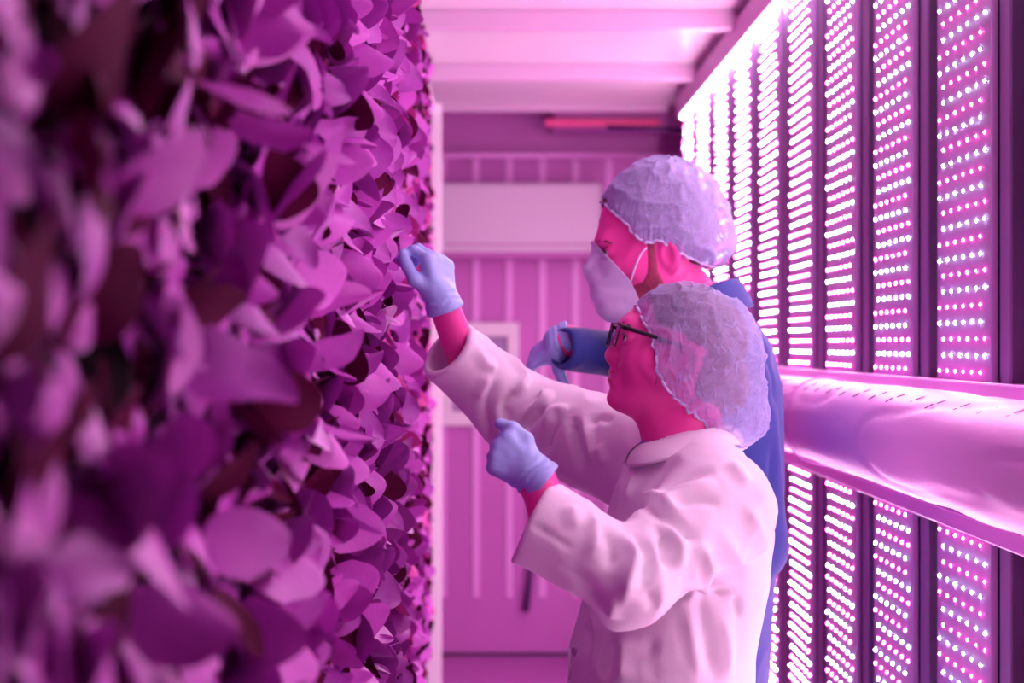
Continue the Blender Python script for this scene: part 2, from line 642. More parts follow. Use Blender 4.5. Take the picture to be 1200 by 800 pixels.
# hanging dark cable
cb = MB().tube([W(624, 560, 6.82), W(625, 640, 6.82), W(621, 680, 6.82), W(616, 716, 6.82)], [0.011, 0.011, 0.014, 0.018], 8)
tag(cb.build('hanging_cable', 'cable', None, True), 'dark cable hanging down the back wall', 'cable')
# red indicator blobs of equipment in the end bay
eq = empty('ceiling_equipment', (0.55, 6.6, ZC))
tag(eq, 'reddish equipment block tucked under the ceiling at the far end', 'equipment')
redp = mat('red_plastic', (0.85, 0.10, 0.30), 0.4)
MB().box(0.28, 0.98, 6.5, 6.80, EYE + 1.0, ZC + .099).build('housing', 'header', eq, bevel=0.01)
MB().box(0.24, 0.76, 6.47, 6.50, EYE + 0.995, EYE + 1.03).build('red_bar', redp, eq, bevel=0.005)
MB().tube([(0.52, 6.46, EYE + 0.985), (0.98, 6.46, EYE + 0.972)], 0.012, 10).build('dark_hose', 'cable', eq, True)

# ------------------------------------------------------------------ LED rack on the right
XF, PITCH, PW, Y0 = 0.80, 0.424, 0.274, 2.283
rack = empty('light_rack', (0.86, 2.5, 0))
tag(rack, 'tall aluminium rack carrying the lit boards along the right side', 'rack')
RY0, RY1 = 0.62, 5.98
MB().box(0.915, 0.925, RY0, RY1, 0.02, EYE + 0.95).build('backing_sheet', 'sheet', rack)
for k in range(-3, 9):
    yn = Y0 + PITCH * k
    MB().box(0.812, 0.915, yn - .052, yn - .004, 0.0, EYE + 0.95).build('post', 'rack', rack, bevel=0.004)
    MB().box(0.850, 0.915, yn - .080, yn - .070, 0.0, EYE + 0.95).build('post_fin', 'rack', rack)
MB().box(0.790, 0.90, RY0, RY1, EYE - .098, EYE - .0605).build('rail', 'rail', rack, bevel=0.004)
MB().box(0.790, 0.90, RY0, RY1, EYE - .317, EYE - .285).build('rail', 'rail', rack, bevel=0.004)
MB().box(0.830, 0.90, RY0, RY1, EYE - .286, EYE - .097).build('middle_sheet', 'rail', rack)
MB().box(0.780, 0.955, RY0, 6.05, EYE + 0.962, EYE + 1.045).build('top_housing', 'housing', rack, bevel=0.006)
MB().box(0.82, 0.955, RY0, 6.05, EYE + 0.945, EYE + 0.964).build('rail', 'rail', rack)

st = empty('strip_light', (0.79, 3.0, EYE + 0.93))
tag(st, 'long glowing white strip light along the top of the board rack', 'strip light')
MB().box(0.782, 0.796, RY0, 5.90, EYE + 0.938, EYE + 0.949).build('tube', 'strip', st, bevel=0.004)
MB().box(0.776, 0.812, RY0, 5.93, EYE + 0.9495, EYE + 0.9615).build('holder', 'housing', st)


def dome_template(r):
    """little LED lens bulging towards -X"""
    n = 6
    v = [(-0.35 * r * (k % 2), r * math.cos(math.pi * k / 3), r * math.sin(math.pi * k / 3)) for k in range(n)]
    v.append((-r * 0.95, 0, 0))
    f = [(k, n, (k + 1) % n) for k in range(n)]
    return np.array(v), np.array(f)


DV, DF = dome_template(0.0030)


def led_mesh(name, pts):
    pts = np.array(pts)
    V = (pts[:, None, :] + DV[None]).reshape(-1, 3)
    Fc = (DF[None] + (np.arange(len(pts)) * len(DV))[:, None, None]).reshape(-1, 3)
    return np_mesh(name, V, Fc)


def led_data(z_start, step, rows):
    red, wht = [], []
    for r in range(rows):
        sh = 0.0105 if ((r + 1) // 2) % 2 == 0 else -0.0105
        for c in range(6):
            p = (0.0, PW / 2 - 0.0245 + sh - c * 0.0424, z_start + step * r)
            (red if r % 2 == 0 else wht).append(p)
    return led_mesh('red_diodes', red), led_mesh('white_diodes', wht)


UP = led_data(EYE - 0.0455, 0.0279, 35)
LO = led_data(EYE - 0.329, -0.0279, 40)
board_up = MB().box(0.0, 0.011, -PW / 2, PW / 2, EYE - .06, EYE + .944).build('board', 'board')
board_lo = MB().box(0.0, 0.011, -PW / 2, PW / 2, 0.03, EYE - .3175).build('board', 'board')
bu_me, bl_me = board_up.data, board_lo.data
bpy.data.objects.remove(board_up); bpy.data.objects.remove(board_lo)
for me, m in ((UP[0], 'red_led'), (UP[1], 'white_led'), (LO[0], 'red_led'), (LO[1], 'white_led')):
    me.materials.append(M[m])
nth = ['nearest', 'second nearest', 'third nearest', 'fourth nearest', 'fifth nearest', 'fifth farthest',
       'fourth farthest', 'third farthest', 'second farthest', 'farthest']
NEAR = -3
for row, (bme, (rme, wme)) in (('upper', (bu_me, UP)), ('lower', (bl_me, LO))):
    for k in range(NEAR, 9):
        yc = Y0 + PITCH * k + PW / 2
        p = empty('led_board', (XF, yc, 0))
        if k < 0:
            lab = f'lit {row} LED board standing past the right edge of the picture'
        else:
            w = ['nearest the right edge', 'second from the right edge', 'third from the right edge', 'fourth from the right edge',
                 'fifth from the right edge', 'sixth from the right edge', 'seventh from the right edge',
                 'eighth from the right edge', 'farthest down the aisle'][k]
            lab = f'{row} lit board of red and white LEDs, {w}' + (' above the duct' if row == 'upper' else ' below the duct')
        tag(p, lab, 'led board', f'{row} row of LED boards')
        for nm, me in (('board', bme), ('red_diodes', rme), ('white_diodes', wme)):
            o = bpy.data.objects.new(nm, me)
            col.objects.link(o)
            o.parent = p
            if nm != 'board':
                o['kind'] = 'stuff'

# ------------------------------------------------------------------ inflated air duct
DX, DZ, DR = 0.715, EYE - 0.163, 0.0905
dy = np.arange(0.0, 6.0, 0.02)
na = 64
V = []
for y in dy:
    for a in range(na):
        t = 2 * math.pi * a / na
        V.append((math.cos(t), y, math.sin(t)))
V = np.array(V)
th = np.arctan2(V[:, 2], V[:, 0])
w1 = vnoise(np.stack([np.cos(th) * 2.2, V[:, 1] * 2.0, np.sin(th) * 2.2], 1), 3) - .5
w2 = vnoise(np.stack([np.cos(th) * 4.0, V[:, 1] * 5.0, np.sin(th) * 4.0], 1), 4) - .5
w3 = 1 - np.abs(2 * vnoise(np.stack([np.cos(th) * 1.4 + V[:, 1] * .6, V[:, 1] * 3.5, np.sin(th) * 1.4], 1), 5) - 1)
rad = DR + 0.006 * w1 + 0.003 * w2 - 0.004 * np.clip(w3 - .8, 0, 1) * 5
V[:, 0] = DX + V[:, 0] * rad
V[:, 2] = DZ + V[:, 2] * rad
i, j = np.meshgrid(np.arange(len(dy) - 1), np.arange(na), indexing='ij')
j2 = (j + 1) % na
Q = np.stack([i * na + j, (i + 1) * na + j, (i + 1) * na + j2, i * na + j2], -1).reshape(-1, 4)
duct = empty('air_duct', (DX, 3, DZ))
tag(duct, 'inflated white plastic air duct running along the LED rack', 'duct')
dme = np_mesh('duct_skin', V, Q)
link('duct_skin', dme, 'duct', duct)
rv = rad.reshape(len(dy), na)
mb = MB()
for yi, y in enumerate(np.arange(1.5, 4.2, 0.105)):
    for q, an in enumerate((118, 128)):
        yy = y + 0.02 * q
        k = int(yy / 0.02)
        t = math.radians(an)
        r = rv[k, int(an / 360 * na)] + 0.0006
        c, s = math.cos(t), math.sin(t)
        ctr = Vector((DX + c * r, yy, DZ + s * r))
        tang = Vector((-s, 0, c))
        b = len(mb.v)
        for (u, w) in ((-.010, 0), (-.004, .0022), (.006, .0018), (.011, 0), (.006, -.0018), (-.004, -.0022)):
            p = ctr + Vector((0, 1, 0)) * u * .7 + tang * (w + u * .55)
            mb.v.append(tuple(p))
        mb.f.append(tuple(range(b, b + 6)))
sl = mb.build('vent_slits', 'slit', duct)
sl['kind'] = 'stuff'
sd = sl.modifiers.new('s', 'SOLIDIFY'); sd.thickness = 0.001
for y in (1.2, 3.05, 4.9):
    mb = MB()
    mb.tube([(DX + (DR + .004) * math.cos(t), y, DZ + (DR + .004) * math.sin(t)) for t in np.linspace(0, 2 * math.pi, 40)], 0.0022, 6, False)
    mb.box(DX + DR, 0.829, y - .006, y + .006, DZ - .004, DZ + .004)
    mb.build('hanger_ring', 'rail', duct, True)
# ------------------------------------------------------------------ people
def frame(fwd, up):
    f = np.asarray(fwd, float); f /= np.linalg.norm(f)
    u = np.asarray(up, float); u = u - f * (u @ f); u /= np.linalg.norm(u)
    return np.stack([f, np.cross(u, f), u], 1)          # columns: forward, left, up


class Head:
    def __init__(s, eye, eye_local, fwd, up, size, skull_r=(.097, .076, .092), skull_c=(-.005, 0, .04), chin=0.0, nose=0.0, mouth=0.0):
        s.R = frame(fwd, up); s.k = size
        s.c = np.asarray(eye) - s.R @ (np.array(eye_local) * size)
        E, C = s_ell, s_cone
        fs = [E(skull_c, skull_r)]
        ks = [0]
        def add(f, k): fs.append(f); ks.append(k)
        add(E((.028, 0, -.028), (.060, .056, .080)), .03)
        for y in (-1, 1):
            add(C((-.004, .050 * y, -.050), (.058 + chin, .018 * y, -.094), .020, .018), .022)
            add(E((.056, .037 * y, -.026), (.026, .024, .026)), .025)
            add(E((.0, .060 * y, -.02), (.045, .014, .04)), .03)
        add(E((.076 + chin, 0, -.097), (.021, .022, .018)), .018)
        add(C((.083, -.028, .021), (.083, .028, .021), .012, .012), .022)
        add(C((.090, 0, .012), (.1085 + nose, 0, -.027), .0065, .0085), .012)
        add(E((.108 + nose, 0, -.031), (.0105, .010, .0085)), .006)
        add(C((.078, 0, .004), (.090, 0, -.034), .011, .014), .010)
        for y in (-1, 1):
            add(E((.098 + nose * .7, .0125 * y, -.036), (.010, .0075, .0075)), .006)
        add(E((.086 + mouth, 0, -.062), (.016, .024, .022)), .012)
        add(E((.0965 + mouth, 0, -.0575), (.0085, .021, .0062)), .004)
        add(E((.0945 + mouth, 0, -.0715), (.0085, .019, .0070)), .004)
        f = s_union(fs, ks)
        f = s_cut(f, C((.106 + mouth, -.022, -.0645), (.106 + mouth, .022, -.0645), .0022, .0022), .003)
        for y in (-1, 1):
            f = s_cut(f, E((.100, .033 * y, -.002), (.020, .017, .012)), .012)
            f = s_cut(f, E((.104 + nose, .006 * y, -.0405), (.005, .0035, .003)), .003)
        # eyelids over the eyeballs
        lids = []
        for y in (-1, 1):
            lids.append(s_cut(E((.0765, .032 * y, -.001), (.0140, .0145, .0135)),
                              E((.094, .033 * y, -.0010), (.0125, .0130, .0072)), .002))
        f = s_union([f] + lids, .004)
        ears = []
        for y in (-1, 1):
            q = frame((1, -.45 * y, -.12), (0.12, .18 * y, 1))
            e = E((-.014, .0835 * y, -.014), (.0185, .0080, .031), q)
            e = s_cut(e, E((-.008, .0920 * y, -.010), (.0105, .0075, .019), q), .004)
            ears.append(e)
        s.noears = f
        s.local = s_union([f] + ears, .006)

    def to_local(s, P):
        return (P - s.c) @ s.R / s.k

    def w(s, p):
        return s.c + s.R @ (np.array(p, float) * s.k)

    def sdf(s, P):
        return s.local(s.to_local(P)) * s.k

    def sdf_noears(s, P):
        return s.noears(s.to_local(P)) * s.k


def hand_parts(wrist, u, n, right, size, bends, spread=(.10, .02, -.05, -.13), thumb=None):
    """cones of a five-fingered hand: u to the knuckles, n out of the back of the hand"""
    u = np.asarray(u, float); u /= np.linalg.norm(u)
    n = np.asarray(n, float); n = n - u * (n @ u); n /= np.linalg.norm(n)
    s = -np.cross(u, n) if right else np.cross(u, n)
    k = size
    kn = [(.086, .029), (.090, .009), (.085, -.012), (.076, -.031)]
    ln = [(.042, .025, .020), (.046, .029, .021), (.042, .027, .020), (.033, .020, .018)]
    rd = [.0098, .0100, .0095, .0085]
    palm, fingers = [], []
    wrist = np.asarray(wrist, float)
    for q in range(4):
        a = wrist + s * kn[q][1] * .55 * k
        b = wrist + (u * kn[q][0] + s * kn[q][1]) * k
        palm.append(s_cone(a, b, .0155 * k, (.0128 if q < 3 else .0115) * k))
        bd = bends[q]
        base = u * math.cos(spread[q]) + s * math.sin(spread[q])
        p = b
        a_tot = 0
        ch = []
        for j in range(3):
            a_tot += math.radians(bd[j])
            d = base * math.cos(a_tot) - n * math.sin(a_tot)
            e = p + d * ln[q][j] * k
            ch.append(s_cone(p, e, (rd[q] - .0008 * j) * k * (1.08 if j == 0 else 1.0), (rd[q] - .0008 * (j + 1)) * k))
            p = e
        fingers.append(s_union(ch, .004))
    palm.append(s_cone(wrist + (u * .03 + s * .018 - n * .008) * k, wrist + (u * .055 + s * .020 - n * .010) * k, .018 * k, .014 * k))
    p = wrist + (u * .022 + s * .020 - n * .008) * k
    ch = []
    for (cu, cs, cn), L, r1, r2 in zip(thumb, (.046, .033, .027), (.0155, .0120, .0105), (.0125, .0105, .0085)):
        d = u * cu + s * cs + n * cn
        d /= np.linalg.norm(d)
        e = p + d * L * k
        ch.append(s_cone(p, e, r1 * k, r2 * k))
        p = e
    th = s_union(ch, .005)
    pal = s_union(palm, .012)
    d = s_union([pal] + [f for f in fingers], [0, .007, .007, .007, .007])
    return s_union([d, th], .009), (u, n, s)


def dome(center, apex, rim, sdf, n_t=64, n_r=180, wr=None, tuck=0.0):
    """cloth dome from an apex direction out to a rim loop, lying on a body"""
    center = np.asarray(center, float)
    rimp = loop_spline(rim, n_r)
    dj = rimp - center
    dj /= np.linalg.norm(dj, axis=1)[:, None]
    ap = np.asarray(apex, float); ap /= np.linalg.norm(ap)
    om = np.arccos(np.clip(dj @ ap, -1, 1))
    ts = np.linspace(0.02, 1, n_t)
    D = np.empty((n_t, n_r, 3))
    for a, t in enumerate(ts):
        D[a] = (np.sin((1 - t) * om) / np.sin(om))[:, None] * ap + (np.sin(t * om) / np.sin(om))[:, None] * dj
    D = D.reshape(-1, 3)
    lo = np.zeros(len(D)); hi = np.full(len(D), 0.35)
    for _ in range(22):
        m = (lo + hi) / 2
        v = sdf(center + D * m[:, None])
        lo = np.where(v < 0, m, lo); hi = np.where(v < 0, hi, m)
    T = np.repeat(ts, n_r); TH = np.tile(np.arange(n_r) / n_r * 2 * math.pi, n_t)
    R = lo - tuck * np.clip((T - .88) / .12, 0, 1) ** 2
    P = center + D * R[:, None]
    if wr is not None:
        P = P + D * wr(P, T, TH)[:, None]
    a, b = np.meshgrid(np.arange(n_t - 1), np.arange(n_r), indexing='ij')
    b2 = (b + 1) % n_r
    Q = np.stack([a * n_r + b, (a + 1) * n_r + b, (a + 1) * n_r + b2, a * n_r + b2], -1).reshape(-1, 4)
    # close the crown
    top = P[:n_r].mean(0)
    Vv = np.vstack([P, top])
    tri = [(len(P), k, (k + 1) % n_r) for k in range(n_r)]
    faces = [tuple(map(int, q)) for q in Q] + tri
    return Vv, faces, P[-n_r:]


def crinkle(seed, pleat, amp):
    def f(P, T, TH):
        a = vnoise(P * 26, seed); b = vnoise(P * 55 + 7, seed + 1)
        r1 = 1 - np.abs(2 * a - 1); r2 = 1 - np.abs(2 * b - 1)
        g = np.sin(TH * pleat + 5 * vnoise(P * 18, seed + 2)) * np.clip((T - .72) / .28, 0, 1) ** 2
        return amp * (2.0 * r1 ** 5 + 1.0 * r2 ** 5 - .5) + amp * 0.45 * g
    return f


def cap_obj(name, parent, center, apex, rim, sdf, seed, label, net='net'):
    V, Fc, rl = dome(center, apex, rim, sdf, wr=crinkle(seed, 46, 0.0030), tuck=0.004)
    me = np_mesh(name, V, Fc)
    uv = me.uv_layers.new(name='UVMap')
    nr, nt_ = 180, 64
    for li, lp in enumerate(me.loops):
        vi = lp.vertex_index
        a_, b_ = (0, 0) if vi >= nr * nt_ else divmod(vi, nr)
        uv.data[li].uv = (abs(2 * b_ / nr - 1), a_ / nt_)
    o = link(name, me, net, parent)
    o['label'] = label
    mb = MB()
    n = len(rl)
    ruff = [tuple(rl[k % n] + 0.0012 * np.array([math.sin(k * .9), math.cos(k * .7), math.sin(k * 1.1 + 1)])) for k in range(n + 1)]
    mb.tube(ruff, [0.0024 + 0.0005 * math.sin(k * 1.3) for k in range(n + 1)], 6, False)
    mb.build('elastic_rim', 'netrim', o, True)
    return o


def mirror_rim(pts, yc):
    """pts run from the front to the back along the near side; the far side mirrors them"""
    near = [W(*p) for p in pts]
    far = [np.array([p[0], 2 * yc - p[1], p[2]]) for p in near[1:-1]][::-1]
    return np.array(near + far)


def bbox_of(points, pad):
    P = np.array(points)
    return P.min(0) - pad, P.max(0) + pad


def sleeve(E, C, r1, r2, wall=0.0095):
    """open-ended sleeve from the elbow to the cuff"""
    d = C - E
    L = np.linalg.norm(d); d = d / L
    body = s_cone(E, C + d * .06, r1, r2 + (r2 - r1) * .06 / L)
    body = s_and(body, lambda P: (P - C) @ d, .004)
    return s_cut(body, s_cone(C - d * .02, C + d * .12, r2 - wall - .004, r2 - wall), .002)


def glove(name, parent, hand, wrist, u, size, r0, r1, length):
    cuff = s_cone(wrist + u * .012, wrist - u * length, r0, r1)
    roll = s_cone(wrist - u * (length - .003), wrist - u * length, r1 + .002, r1 + .002)
    f0 = s_union([s_off(hand, .0012), cuff, roll], [0, .012, .003])
    def f1(P):
        q = (P - wrist) @ u
        wv = 0.0014 * np.sin(q * 520 + 8 * vnoise(P * 34, 5)) * np.exp(-((q - .008) / .012) ** 2)
        return f0(P) - wv - 0.0010 * (vnoise(P * 90, 9) - .5)
    f1 = s_and(f1, lambda P: -((P - wrist) @ u + length), .002)
    f1 = s_cut(f1, s_cone(wrist - u * (length - .002), wrist - u * (length + .05), r1 - .005, r1 - .004), .001)
    V, Q = surf(f1, *bbox_of([wrist - .17 * size, wrist + .17 * size], .03), 0.0019)
    V = relax(V, Q, 1)
    o = link(name, np_mesh(name, V, Q), 'glove', parent)
    return o


def ball_eye(H, y, parent):
    bm = bmesh.new()
    bmesh.ops.create_uvsphere(bm, u_segments=20, v_segments=14, radius=0.0123 * H.k)
    me = bpy.data.meshes.new('eye'); bm.to_mesh(me); bm.free()
    me.polygons.foreach_set('use_smooth', np.ones(len(me.polygons), dtype=bool))
    Rm = Matrix([list(map(float, r)) for r in H.R]).to_4x4()
    me.transform(Matrix.Translation(Vector(H.w((.0765, .032 * y, -.001)))) @ Rm)
    o = link('eye', me, 'eye', parent)
    bm = bmesh.new()
    bmesh.ops.create_uvsphere(bm, u_segments=16, v_segments=8, radius=0.0062 * H.k)
    me = bpy.data.meshes.new('iris'); bm.to_mesh(me); bm.free()
    me.transform(Matrix.Translation(Vector(H.w((.0838, .032 * y, -.0005)))) @ Rm)
    link('iris', me, 'iris', o)


def collar(name, m, parent, top, low, yc, thick=0.004, bulge=0.010):
    """folded collar band between a top loop and a lower loop (front gap stays open)"""
    n, k = 72, 7
    def loop(pts):
        near = [W(*p) for p in pts]
        far = [np.array([p[0], 2 * yc - p[1], p[2]]) for p in near[:-1]][::-1]
        return spline(np.array(near + far), n)
    A, B = loop(top), loop(low)
    cen = A.mean(0)
    V = []
    for side in (1, -1):
        for a in range(n):
            for j in range(k + 1):
                t = j / k
                p = A[a] * (1 - t) + B[a] * t
                out = p - cen; out[2] = 0; out /= np.linalg.norm(out)
                p = p + out * (bulge * math.sin(math.pi * t)) + np.array([0, 0, .4 * bulge]) * math.sin(math.pi * t)
                V.append(p + out * side * thick * .5)
    Fc = []
    off = n * (k + 1)
    for a in range(n - 1):
        for j in range(k):
            q = a * (k + 1) + j
            Fc.append((q, q + 1, q + k + 2, q + k + 1))
            Fc.append((off + q, off + q + k + 1, off + q + k + 2, off + q + 1))
        for j in (0, k):
            q, q2 = a * (k + 1) + j, (a + 1) * (k + 1) + j
            Fc.append((q, q2, off + q2, off + q) if j == 0 else (q2, q, off + q, off + q2))
    for a in (0, n - 1):
        for j in range(k):
            q = a * (k + 1) + j
            Fc.append((q, q + 1, off + q + 1, off + q))
    return link(name, np_mesh(name, V, Fc), m, parent)


def legs(parent, x, y, hip_z, sp, trouser='trouser'):
    for s in (-1, 1):
        yy = y + sp * s
        f = s_union([s_cone((x, yy, hip_z), (x - .01, yy, .48), .088, .068), s_cone((x - .01, yy, .48), (x + .01, yy, .09), .066, .055)], .02)
        f = s_and(f, lambda P: .045 - P[:, 2])
        V, Q = surf(f, (x - .13, yy - .12, 0.0), (x + .13, yy + .12, hip_z + .12), .012)
        link('trouser_leg', np_mesh('trouser_leg', V, Q), trouser, parent)
        f = s_union([s_ell((x - .02, yy, .035), (.075, .042, .038)), s_ell((x - .12, yy, .032), (.075, .045, .034)), s_cone((x + .01, yy, .05), (x + .01, yy, .085), .038, .04)], .03)
        f = s_and(f, lambda P: .001 - P[:, 2])
        V, Q = surf(f, (x - .25, yy - .08, -.02), (x + .1, yy + .08, .16), .008)
        link('shoe', np_mesh('shoe', V, Q), 'shoe', parent)


def lower_body(x, y, hip_z, chest, sp, shoulder, arms):
    fs = [s_cone((x, y, hip_z + .05), chest, .10, .080), s_ell((x, y, hip_z + .02), (.11, .15, .12))]
    for s in (-1, 1):
        fs.append(s_cone((x, y + sp * s, hip_z), (x, y + sp * s, .48), .075, .052))
        fs.append(s_cone((x, y + sp * s, .48), (x + .01, y + sp * s, .09), .050, .038))
    for S, Ee, Wr in arms:
        fs += [s_cone(chest, S, .05, .045), s_cone(S, Ee, .044, .036), s_cone(Ee, Wr, .038, .026)]
    f = s_union(fs, .03)
    lo, hi = bbox_of([(x - .2, y - .25, .04), (x + .2, y + .25, .6)] + [p for a in arms for p in a] + [chest], .12)
    return surf(f, lo, hi, .010)


def rounded_loop(w, h, r, n=8):
    pts = []
    for cx, cy, a0 in ((w - r, h - r, 0), (-w + r, h - r, 90), (-w + r, -h + r, 180), (w - r, -h + r, 270)):
        for k in range(n + 1):
            a = math.radians(a0 + 90 * k / n)
            pts.append((cx + r * math.cos(a), cy + r * math.sin(a)))
    return pts


# ---------------------------------------------------------------- woman in the white coat
YW = 2.14
wo = empty('person', (0.27, YW, 0))
tag(wo, 'person in white lab coat, hairnet and glasses reaching to the green wall', 'person')
phi = math.radians(15)
H = Head(W(737, 397, 2.113), (.080, .031, 0), (-math.cos(phi), -.05, math.sin(phi)), (math.sin(phi), 0, math.cos(phi)), 0.93,
         skull_r=(.096, .074, .076), skull_c=(-.012, 0, .030), chin=-0.011, nose=-0.013, mouth=-.0115)
neck_base = W(806, 540, YW)
neck = s_cone(H.w((-.030, 0, -.045)), neck_base, .050, .058)
throat = s_cone(H.w((.008, 0, -.080)), W(797, 540, YW), .034, .046)
hn = s_union([H.sdf, neck, throat], [0, .022, .03])
V1, Q1 = surf(hn, *bbox_of([H.c - .16, H.c + .16, neck_base], .03), .0021)
SL, EL, CL = W(840, 594, 1.99), W(740, 680, 1.85), W(628, 612, 1.885)
WL = W(629, 560, 1.90)
SR, ER, CR = W(762, 545, 2.31), W(606, 482, 2.47), W(523, 409, 2.375)
WR = W(519, 355, 2.355)
# left hand: a loose fist, back to the camera, thumb on top
uL = W(591, 533, 1.90) - WL
handL, (uL, nL, sL) = hand_parts(WL, uL, (.12, -1, .10), False, 0.71,
    [(78, 80, 45), (82, 85, 45), (84, 85, 45), (84, 80, 45)], thumb=[(.80, .62, .05), (.97, .10, -.12), (.98, -.25, -.35)])
# right hand: reaching up, fingers bent into the leaves
uR = W(512, 305, 2.36) - WR
handR, (uR, nR, sR) = hand_parts(WR, uR, (.80, -.62, .15), True, 0.82,
    [(48, 48, 25), (52, 48, 25), (56, 48, 25), (58, 48, 25)], thumb=[(.62, .62, -.30), (.92, .10, -.35), (.95, -.1, -.35)])
parts = [(V1, Q1)]
for hnd, wr, el in ((handL, WL, CL - (CL - EL) * -.02 + (EL - CL) * .25), (handR, WR, CR + (ER - CR) * .3)):
    ax = (el - wr) / np.linalg.norm(el - wr)
    f = s_union([hnd, s_cone(wr, el, .0245, .030)], .014)
    parts.append(surf(f, *bbox_of([wr - .15, wr + .15, wr + ax * .16], .02), .0032))
chest = np.array([0.285, YW, EYE - 0.24])
parts.append(lower_body(0.27, YW, 0.80, chest, .085, None, [(SL, EL, CL + (EL - CL) * .25), (SR, ER, CR + (ER - CR) * .3)]))
link('body', np_mesh('body', *join_parts(parts)), 'skin', wo)
for y in (-1, 1):
    ball_eye(H, y, wo)
# lips and brows
lf = lambda P: s_union([s_ell((.0857, 0, -.0577), (.0085, .0205, .0054)), s_ell((.0837, 0, -.0713), (.0085, .0185, .0062))], .002)(H.to_local(P)) * H.k
lf = s_cut(lf, lambda P: s_cone((.0965, -.03, -.0645), (.0965, .03, -.0645), .0026, .0026)(H.to_local(P)) * H.k, .001)
V, Q = surf(lf, *bbox_of([H.w((.10, 0, -.064))], .032), .0012)
link('lips', np_mesh('lips', V, Q), 'lip', wo)
for y in (-1, 1):
    mb = MB()
    mb.tube([H.w((.0945, .014 * y, .0195)), H.w((.0945, .028 * y, .0235)), H.w((.086, .043 * y, .020)), H.w((.078, .050 * y, .014))],
            [.0016, .0022, .0018, .0008], 6)
    mb.build('eyebrow', 'dark_hair', wo, True)
    mb = MB()
    mb.tube([H.w((.0895, .020 * y, .0035)), H.w((.0925, .030 * y, .0062)), H.w((.0885, .040 * y, .0045)), H.w((.085, .046 * y, .0015))], [.0006, .0011, .0011, .0006], 6)
    mb.build('eyelash', 'dark_hair', wo, True)
# hair gathered under the net
hair_l = s_union([s_ell((-.016, 0, .034), (.098, .079, .078)), s_ell((-.095, 0, -.035), (.040, .045, .048)),
                  s_ell((-.045, 0, -.03), (.055, .072, .055))], .03)
hf = s_and(lambda P: hair_l(H.to_local(P)) * H.k, lambda P: ((H.to_local(P) - np.array([.052, 0, .03])) @ np.array([.93, 0, -.37])) * H.k, .01)
hf2 = lambda P: hf(P) - 0.0012 * np.sin(H.to_local(P)[:, 2] * 300 + 40 * vnoise(H.to_local(P) * 12, 3))
V, Q = surf(hf2, *bbox_of([H.c - .17, H.c + .17], .02), .004)
link('hair', np_mesh('hair', V, Q), 'hair', wo)
mb = MB()
for q in range(2):
    a = H.w((.030 + .004 * q, .073, .006 - .004 * q)); b = H.w((.026 + .004 * q, .074, -.03)); c = H.w((.020 + .006 * q, .070, -.058 - .004 * q))
    mb.tube([tuple(p) for p in spline([a, b, c], 8)],   .00045, 4)
mb.build('loose_strands', 'hair', wo, True)
# hairnet
blob = s_union([s_ell(W(817, 419, YW), (.1000, .092, .1030)), s_ell(W(855, 484, YW), (.057, .062, .060))], .035)
capsdf = s_union([blob, s_off(H.sdf_noears, .004)], .015)
rim = mirror_rim([(749, 361, YW), (752, 375, YW - .045), (758, 397, YW - .072), (771, 449, YW - .078), (797, 484, YW - .070),
                  (824, 505, YW - .055), (858, 532, YW - .035), (884, 540, YW)], YW)
cap_obj('hairnet', wo, W(828, 436, YW), W(838, 330, YW) - W(828, 436, YW), rim, capsdf, 21, 'crinkled translucent white hairnet')
# glasses
fr = MB()
gl = []
for y in (-1, 1):
    lp = rounded_loop(.0245, .0185, .008, 4)
    pts = []
    for (a, b) in lp:
        pts.append(tuple(H.w((.1065 - .10 * (abs(.033 + a) - .01) - .10 * b * 0, y * (.033 + a), .000 + b))))
    pts.append(pts[0])
    fr.tube(pts, .0010, 6, False)
    fr.tube([H.w((.1065 - .10 * (abs(.033 + a) - .01), y * (.033 + a), b)) for a, b in ((-.020, .0185), (.0, .0190), (.021, .0178))], .0019, 6)
    fr.tube([H.w((.100, .0575 * y, .0150)), H.w((.094, .0660 * y, .0150)), H.w((.05, .0740 * y, .0125)), H.w((.010, .0790 * y, .010)), H.w((-.025, .0800 * y, -.004))],
            [.0030, .0034, .0030, .0026, .0020], 8)
    gl.append([H.w((.1060 - .10 * (abs(.033 + a) - .01), y * (.033 + a), b)) for a, b in lp])
fr.tube([H.w((.1055, -.010, .006)), H.w((.1085, 0, .010)), H.w((.1055, .010, .006))], .0018, 6)
spec = fr.build('eyeglasses', 'black', wo, True)
spec['label'] = 'black framed eyeglasses'
for lp in gl:
    me = np_mesh('lens', lp, [tuple(range(len(lp)))])
    lo_ = link('lens', me, 'lens', spec)
    md = lo_.modifiers.new('thick', 'SOLIDIFY'); md.thickness = .0012
# coat
z = lambda py, Y=YW: EYE - (py - VY) * Y / F
tor = s_loft([(EYE - .175, .290, YW, .080, .110), (EYE - .21, .293, YW, .106, .155), (EYE - .27, .294, YW, .124, .176), (EYE - .36, .280, YW, .134, .183),
              (EYE - .46, .254, YW, .139, .184), (EYE - .56, .246, YW, .141, .186), (EYE - .95, .248, YW, .165, .210)])
trap = s_union([s_cone(W(806, 540, YW), SL + np.array([0, .03, .030]), .056, .058), s_cone(W(800, 538, YW), SR + np.array([.01, -.03, .02]), .056, .058)], .03)
slL = s_union([s_cone(SL, EL, .082, .053), s_cone(EL, W(722, 718, 1.86), .046, .022), sleeve(EL, CL, .053, .061)], .022)
slR = s_union([s_cone(SR, ER, .088, .071), sleeve(ER, CR, .068, .056)], .022)
coat0 = s_union([tor, trap, slR, slL], [0, .045, .04, .022])
neckhole = s_cone(W(800, 470, YW), W(803, 527, YW), .060, .056)
coat0 = s_cut(coat0, neckhole, .006)
